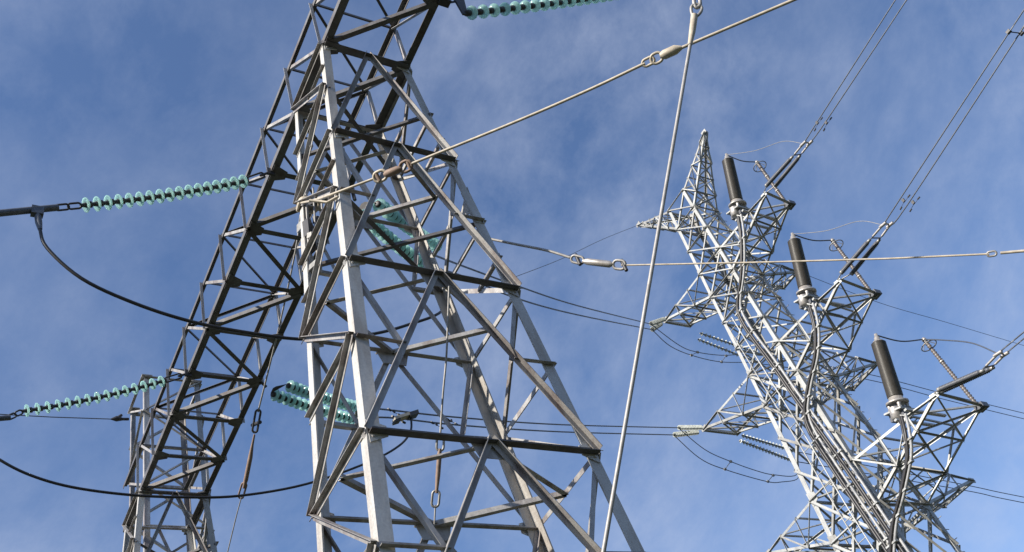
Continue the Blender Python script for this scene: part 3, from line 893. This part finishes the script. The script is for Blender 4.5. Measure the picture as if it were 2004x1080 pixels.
# spacer and dampers on the overhead pairs
A_, B_ = at_x(1974, 62, KT[1].x-.28), at_x(1999, 65, KT[1].x+.28)
m = MB(); m.tube([A_, B_], .035, 6)
for E_ in (A_, B_): m.box(E_, (.09, 0, 0), (0, .12, 0), (0, 0, .09))
tag(m.build('spacer', 'dark'), 'dark spacer bar between the overhead twin wires at the upper right corner', 'spacer')
k = 0
for i, px in ((0, (1599, 240)), (0, (1617, 240)), (1, (1768, 392)), (1, (1787, 396))):
    c = at_x(*px, KT[i].x + (-.28, .28)[k % 2])
    m = MB()
    m.box(c, (.05, 0, 0), (0, .08, 0), (0, 0, .12))
    m.tube(smooth_line([c+V((0, .42, -.22)), c+V((0, .1, -.14)), c+V((0, -.1, -.14)), c+V((0, -.42, -.1))], 3), .014, 5)
    m.tube([c+V((0, .32, -.22)), c+V((0, .52, -.26))], .05, 7); m.tube([c+V((0, -.32, -.1)), c+V((0, -.52, -.1))], .05, 7)
    tag(m.build('vibration_damper', 'dark'), '%s damper on the %s pair of overhead wires' % (('left', 'right')[k % 2], ('top', 'middle')[i]), 'damper', 'dampers on the overhead wires')
    k += 1

# ================================================================ cable sealing ends and arresters
SE = [((1445, 408), (1421, 300)), ((1580, 580), (1550, 455)), ((1759, 798), (1713, 652))]
NAMES = ('top', 'middle', 'lowest')
TOPS = []
for i, (pb, ptp) in enumerate(SE):
    x = TCX - (.55, .6, .6)[i]
    b, t = at_x(*pb, x), at_x(*ptp, x)
    d = (t-b).normalized(); L = (t-b).length
    rt = thing('cable_termination', b, '%s of the three black cable terminations on the tower arms' % NAMES[i], 'termination', 'black cable terminations')
    u = (d.cross(V((1, 0, 0)))).normalized(); w = V((1, 0, 0))
    hz = ARMZ[i][0]
    m = MB()
    prof = [(0, 0), (.50, 0)]
    h0, h1 = L*.14, L*.87
    ns = 52
    for q in range(ns):
        h = h0 + (h1-h0)*q/ns
        R = .47 - .03*q/ns
        prof += [(R-.025, h), (R, h+(h1-h0)/ns*.35), (R-.025, h+(h1-h0)/ns*.75)]
    prof += [(.38, h1), (.26, h1+.1), (0, h1+.1)]
    m.lathe(b, d, prof[2:], 24); m.build('insulator_body', 'polymer', rt)
    m = MB(); m.lathe(b+d*h1, d, [(.34, .02), (.30, .1), (.18, .16), (.17, .34), (.11, .36), (.10, .58), (.0, .58)], 16); m.build('terminal_cap', 'alu', rt)
    m = MB(); m.lathe(b, d, [(0, L*.05), (.66, L*.05), (.66, L*.075), (.42, L*.085), (.42, L*.15), (0, L*.15)], 24); m.build('base_flange', 'alu', rt)
    for a in range(4):
        m = MB()
        pp = b + d*L*.02 + (w*math.cos(a*math.pi/2+.78) + u*math.sin(a*math.pi/2+.78))*.5
        m.lathe(pp-d*.25, d, [(0, 0), (.1, 0), (.13, .1), (.1, .2), (.13, .3), (.1, .36), (.0, .36)], 10)
        m.build('post_insulator', 'alu', rt)
    m = MB(); m.box(b-d*.42, w*.42, u*.52, d*.34); m.build('cable_box', 'polymer_grey', rt)
    m = MB(); m.lathe(b-d*.15-w*.42, -d, [(.30, -.12), (.34, 0), (.34, .55), (.25, .62), (0, .62)], 16); m.build('gland_cover', 'alu', rt)
    m = MB()
    kt, stt = KT[i], ST[i]
    for sg in (-1, 1):
        q0 = b-d*.26+w*.5*sg
        m.tube([q0+u*.5, V((q0.x, q0.y-.5, hz+.1)), V((q0.x, q0.y+.7, hz+.1))], .06, 6)
    m.box(b-d*.26, w*.7, u*.62, d*.05)
    for fr in (.35, .75):
        pass
    m.box(V((TCX, b.y, hz+.06)), (1.7, 0, 0), (0, .09, 0), (0, 0, .06))
    m.box(V((TCX, b.y-.9, hz+.06)), (1.75, 0, 0), (0, .09, 0), (0, 0, .06))
    m.build('support_frame', 'new', rt)
    TOPS.append(b+d*(h1+.5))
    # arrester standing on the outer corner of the arm
    sp_ = ST[i] + V((-.1, .1, 0))
    top_px = ((1481, 317), (1629, 470), (1808, 664))[i]
    # vertical post: height from the picture at the same plan position
    best = min((abs((lambda r_: (r_.x*(sp_.y) - r_.y*(sp_.x)))(ray(*top_px))), 0) for _ in (0,))
    tpp = at_plane(*top_px, sp_, V((FWD.x, FWD.y, 0)))
    ra = thing('surge_arrester', sp_, 'slender jointed surge arrester with ring beside the %s termination' % NAMES[i], 'arrester', 'slender arresters beside the terminations')
    da = (tpp-sp_).normalized(); LA = (tpp-sp_).length
    for q in range(3):
        m = MB(); s0 = sp_+da*(LA*(q/3)+.02); Ls = LA/3-.12
        prof = [(0, 0)]
        for z in range(9): prof += [(.10, Ls*z/9), (.145, Ls*(z+.4)/9), (.10, Ls*(z+.8)/9)]
        prof += [(.1, Ls), (0, Ls)]
        m.lathe(s0, da, prof, 12); m.build('arrester_section', 'arrester', ra)
        m = MB(); m.lathe(s0+da*Ls, da, [(.11, -.02), (.15, 0), (.15, .1), (.11, .12)], 12); m.build('joint_collar', 'alu', ra)
    rc_ = tpp - da*.55
    m = MB(); m.ring(rc_, da, .5, .035, 26, 6)
    for a in (0, 2.09, 4.19):
        uu, ww = perp(da); m.tube([tpp-da*.05, rc_+(uu*math.cos(a)+ww*math.sin(a))*.5], .022, 5)
    m.build('grading_ring', 'fitting', ra)
    m = MB(); m.lathe(tpp, da, [(.12, -.05), (.1, .1), (0, .12)], 10); m.build('terminal_cap', 'alu', ra)
    m = MB(); m.box(ST[i]-V((0, 0, .05)), (.3, 0, 0), (0, .3, 0), (0, 0, .16)); m.build('base_box', 'polymer_grey', ra)
    # flexible leads
    tp = TOPS[-1]
    midp = lerp(tp, tpp, .45) - V((0, 0, .35))
    cable('jumper_cable', 'dark lead sagging from the %s termination cap to its arrester' % NAMES[i], 'cable', [tp, midp, tpp], .045, 'wire', 'leads of the terminations', 7)
    A, B = CL[i]
    if i < 2:
        mid1, mid2 = lerp(tp, A, .4)+V((0, 0, .0)), lerp(tp, A, .8)+V((0, 0, .55))
        cable('jumper_cable', 'thin pale lead arching from the %s termination cap to the twin wires' % NAMES[i], 'cable', [tp, mid1, mid2, A], .022, 'fitting', 'leads of the terminations', 6)
    else:
        mid2 = lerp(tpp, A, .75)+V((0, 0, .5))
        cable('jumper_cable', 'dark lead arching from the lowest arrester to the twin wires', 'cable', [tpp, lerp(tpp, A, .35)+V((0, 0, .3)), mid2, A], .04, 'wire', 'leads of the terminations', 6)

# ================================================================ power cables down the tower
RUNS = [
 ([(1447, 424), (1452, 455), (1454, 500), (1452, 545), (1446, 590), (1449, 615), (1470, 652), (1512, 708), (1560, 777), (1612, 848), (1670, 930), (1730, 1020), (1790, 1110)], 'top'),
 ([(1587, 598), (1596, 632), (1599, 665), (1596, 705), (1586, 745), (1579, 785), (1578, 812), (1592, 850), (1640, 925), (1700, 1015), (1760, 1105)], 'middle'),
 ([(1767, 815), (1775, 850), (1779, 890), (1773, 930), (1762, 980), (1751, 1020), (1746, 1065), (1744, 1120)], 'lowest')]
for i, (px, nm) in enumerate(RUNS):
    offs = []
    n_ = len(px)
    pts = []
    for j, p in enumerate(px):
        pts.append(face_pt(*p, .36 + .12*i if j else .3))
    rt = thing('cable_run', pts[0], 'three parallel power cables dropping from the %s termination down the tower' % nm, 'cable run', 'power cable runs on the tower')
    base_pts = smooth_line(pts, 6)
    for k in range(3):
        dx = (k-1)*.22
        sh = []
        for p in base_pts:
            sh.append(p + V((-.1 if k == 1 else 0, -dx, 0)))
        m = MB(); m.tube(sh, .088, 8); m.build('power_cable', 'cable' if k != 2 else 'cable_grey', rt)
    for q in range(8, len(base_pts)-2, 7):
        p = base_pts[q]
        m = MB(); m.box(p, (.13, 0, 0), (0, .4, 0), (0, 0, .05)); m.build('cable_cleat', 'new', rt)

# ================================================================ stays
def stay(label, pts, r, mat, far=None):
    rt = thing('stay_wire', pts[0], label, 'stay wire')
    m = MB(); m.tube(smooth_line(pts, 6), r, 8)
    m.build('wire_strand', mat, rt)
    return rt
def lin_depth(px, x0, d0, x1, d1):
    t = (px-x0)/(x1-x0)
    return 1/((1-t)/d0 + t/d1)
# W1: beige stay from the left mast leg up over the viewer's right
f1 = lambda p: at_d(*p, lin_depth(p[0], 600, 19.7, 1550, 16.6))
st1 = stay('beige stay wire rising right from the mast leg across the upper sky', [at_d(590, 397, 22.0), at_d(618, 391, 20.6), f1((650, 380)), f1((733, 349))], .027, 'stay')
for seg in ([(804, 321), (1000, 242), (1150, 177), (1262, 124)], [(1330, 95), (1440, 48), (1550, 1), (1700, -62)]):
    m = MB(); m.tube(smooth_line([f1(p) for p in seg], 6), .028, 8); m.build('wire_strand', 'stay', st1)
for p_, q_, w_, r_, mt_ in (((732, 350), (756, 339), .095, .03, 'stay'), ((783, 331), (805, 320), .095, .03, 'rust'), ((1258, 126), (1280, 115), .06, .025, 'stay'), ((1274, 119), (1296, 108), .085, .026, 'stay')):
    m = MB(); m.link(f1(p_), f1(q_), w_, r_); m.build('shackle', mt_, st1)
m = MB(); m.tube([f1((735, 338)), f1((744, 354))], .04, 7); m.build('shackle_pin', 'rust', st1)
m = MB(); m.tube([f1((796, 312)), f1((804, 332))], .04, 7); m.build('shackle_pin', 'rust', st1)
m = MB(); m.tube([f1((752, 342)), f1((758, 340)), f1((778, 332)), f1((786, 329))], [.04, .075, .075, .04], 10); m.build('turnbuckle', 'rust', st1)
m = MB(); m.tube([f1((1292, 109)), f1((1300, 107)), f1((1322, 97)), f1((1334, 93))], [.05, .085, .085, .035], 8); m.build('wedge_clamp', 'stay', st1)
# lashing round the leg where it is tied
m = MB()
LBn = lerp(gnode(-1, 1, 1), gnode(-1, 1, 1.5), .03)
for k in range(5):
    m.tube(smooth_line([LBn+V((-.05, .06, -.02*k)), LBn+V((-.06, -.28, -.03-.02*k)), LBn+V((.3, -.32, -.02*k)), LBn+V((.34, .02, .02-.02*k)), LBn+V((-.05, .06, -.02*k))], 4), .026, 6)
m.build('lashing', 'stay', st1)
m = MB(); m.tube([f1((606, 392)), f1((640, 396)), f1((662, 384))], .03, 6); m.build('wire_tail', 'stay', st1)

# W2: stay from the right mast leg to the right edge
f2 = lambda p: at_d(*p, lin_depth(p[0], 960, 22.4, 2004, 17.0))
st2 = stay('pale stay wire running level to the right edge in front of the bright tower', [f2(p) for p in ((952, 466), (1010, 478), (1070, 490), (1116, 504))], .03, 'rod')
m = MB(); m.tube([f2((1216, 519)), f2((1500, 513)), f2((1740, 506)), f2((1936, 497))], .018, 7); m.tube([f2((1958, 495)), f2((2004, 491)), f2((2150, 480))], .026, 8); m.build('wire_strand', 'stay', st2)
for p_, q_, w_, r_ in (((1118, 505), (1142, 511), .075, .028), ((1200, 517), (1224, 519), .09, .03), ((1932, 498), (1950, 495), .04, .018)):
    m = MB(); m.link(f2(p_), f2(q_), w_, r_); m.build('shackle', 'rod', st2)
for px in ((1131, 508), (1221, 519)):
    m = MB(); m.tube([f2(px)+V((0, 0, .16)), f2(px)-V((0, 0, .16))], .04, 7); m.build('shackle_pin', 'dark', st2)
m = MB(); m.tube([f2((1141, 511)), f2((1150, 512)), f2((1193, 517)), f2((1199, 517))], [.04, .075, .075, .04], 10); m.build('turnbuckle', 'alu', st2)

# W3: steep stay crossing the picture right of centre
f3 = lambda p: at_d(*p, lin_depth(p[1], 0, 15.0, 1080, 11.0))
p_top, p_bot = f3((1351, 88)), f3((1181, 1080))
dirn = (p_bot-p_top).normalized()
anchor = p_top + dirn*((p_top.z-GROUND)/-dirn.z)
st3 = stay('long grey stay wire crossing steeply from the top edge to the bottom', [f3((1352, 80)), p_bot, anchor], .027, 'rod')
m = MB(); m.tube([f3((1359, 30)), f3((1355, 60)), f3((1350, 88))], [.055, .05, .034], 8); m.build('preformed_grip', 'stay', st3)
m = MB(); m.tube(smooth_line([f3(p) for p in ((1357, 34), (1353, 22), (1354, 12), (1363, 8), (1373, 14), (1371, 24), (1361, 34))], 4), .024, 7)
m.build('thimble', 'rod', st3)
m = MB(); m.tube(smooth_line([f3(p) for p in ((1359, -40), (1358, -8), (1359, 9), (1364, 15), (1370, 9), (1369, -8), (1368, -40))], 4), .03, 7); m.build('shackle', 'rod', st3)
m = MB(); m.tube([f3((1366, -36)), f3((1395, -220))], .03, 7); m.build('wire_strand', 'rod', st3)

# H1: rod hanging from the beam on the left with turnbuckle
f4 = lambda p: at_x(*p, MXY.x+.95)
st4 = stay('thin stay wire with rusty turnbuckle hanging from the beam left of the mast', [f4(p) for p in ((588, 420), (578, 492), (546, 640), (505, 806))], .027, 'rod')
m = MB(); m.tube([f4((474, 968)), f4((465, 1000)), f4((445, 1082))], .018, 7); gx = f4((445, 1082)); gd = (f4((445, 1082))-f4((465, 1000))).normalized(); m.tube([gx, gx+gd*((gx.z-GROUND)/-gd.z)], .018, 7); m.build('wire_strand', 'rod', st4)
m = MB(); m.link(f4((506, 802)), f4((498, 846)), .075, .034); m.build('shackle', 'dark', st4)
m = MB(); m.link(f4((479, 945)), f4((470, 975)), .075, .03); m.build('shackle', 'rust', st4)
m = MB(); m.tube([f4((509, 826)), f4((494, 832))], .06, 7); m.build('shackle_pin', 'dark', st4)
m = MB(); m.tube([f4((498, 850)), f4((494, 870)), f4((490, 895)), f4((481, 940)), f4((477, 955))], [.03, .04, .07, .07, .04], 9); m.build('turnbuckle', 'rust', st4)

# H2: rod hanging inside the mast
K2 = (gnode(-1, -1, 2)+gnode(1, -1, 2))/2 + V((0, .5, 0))
K3b = (gnode(-1, 1, 3)+gnode(1, 1, 3))/2
f5 = lambda p: at_d(*p, 18.3 - 1.3*(p[1]-540)/480)
st5 = stay('thin rod with turnbuckle hanging inside the front mast', [f5(p) for p in ((879, 560), (874, 690), (867, 770), (861, 860))], .019, 'rod')
m = MB(); m.tube([f5((852, 988)), f5((850, 1030))], .016, 6); m.build('wire_strand', 'rod', st5)
m = MB(); m.tube([f5((861, 878)), f5((860, 890)), f5((857, 930)), f5((854, 965))], [.025, .042, .042, .025], 9); m.build('turnbuckle', 'rust', st5)
m = MB(); m.link(f5((862, 855)), f5((861, 882)), .06, .022); m.build('shackle', 'fitting', st5)
m = MB(); m.link(f5((854, 960)), f5((851, 992)), .06, .022); m.build('shackle', 'fitting', st5)

# thin wire with clamp reaching left from the slim mast
pm = cnode(0, 1, lvz[2])
yy = at_z(240, 819, c0.z-1.5).y
fw = lambda p: at_y(*p, c0.y+dy*.9)
wt = thing('earth_wire', fw((250, 820)), 'very thin wire with small dark clamp reaching left from the slim mast', 'wire')
m = MB(); m.tube([fw((218, 820)), fw((100, 816)), fw((-30, 809))], .02, 6); m.build('wire_strand', 'wire', wt)
m = MB(); m.tube([fw((252, 820)), fw((240, 820)), fw((228, 819)), fw((216, 820))], [.06, .06, .12, .02], 7); m.tube([fw((228, 819)), fw((238, 812))], .06, 6); m.build('clamp', 'dark', wt)
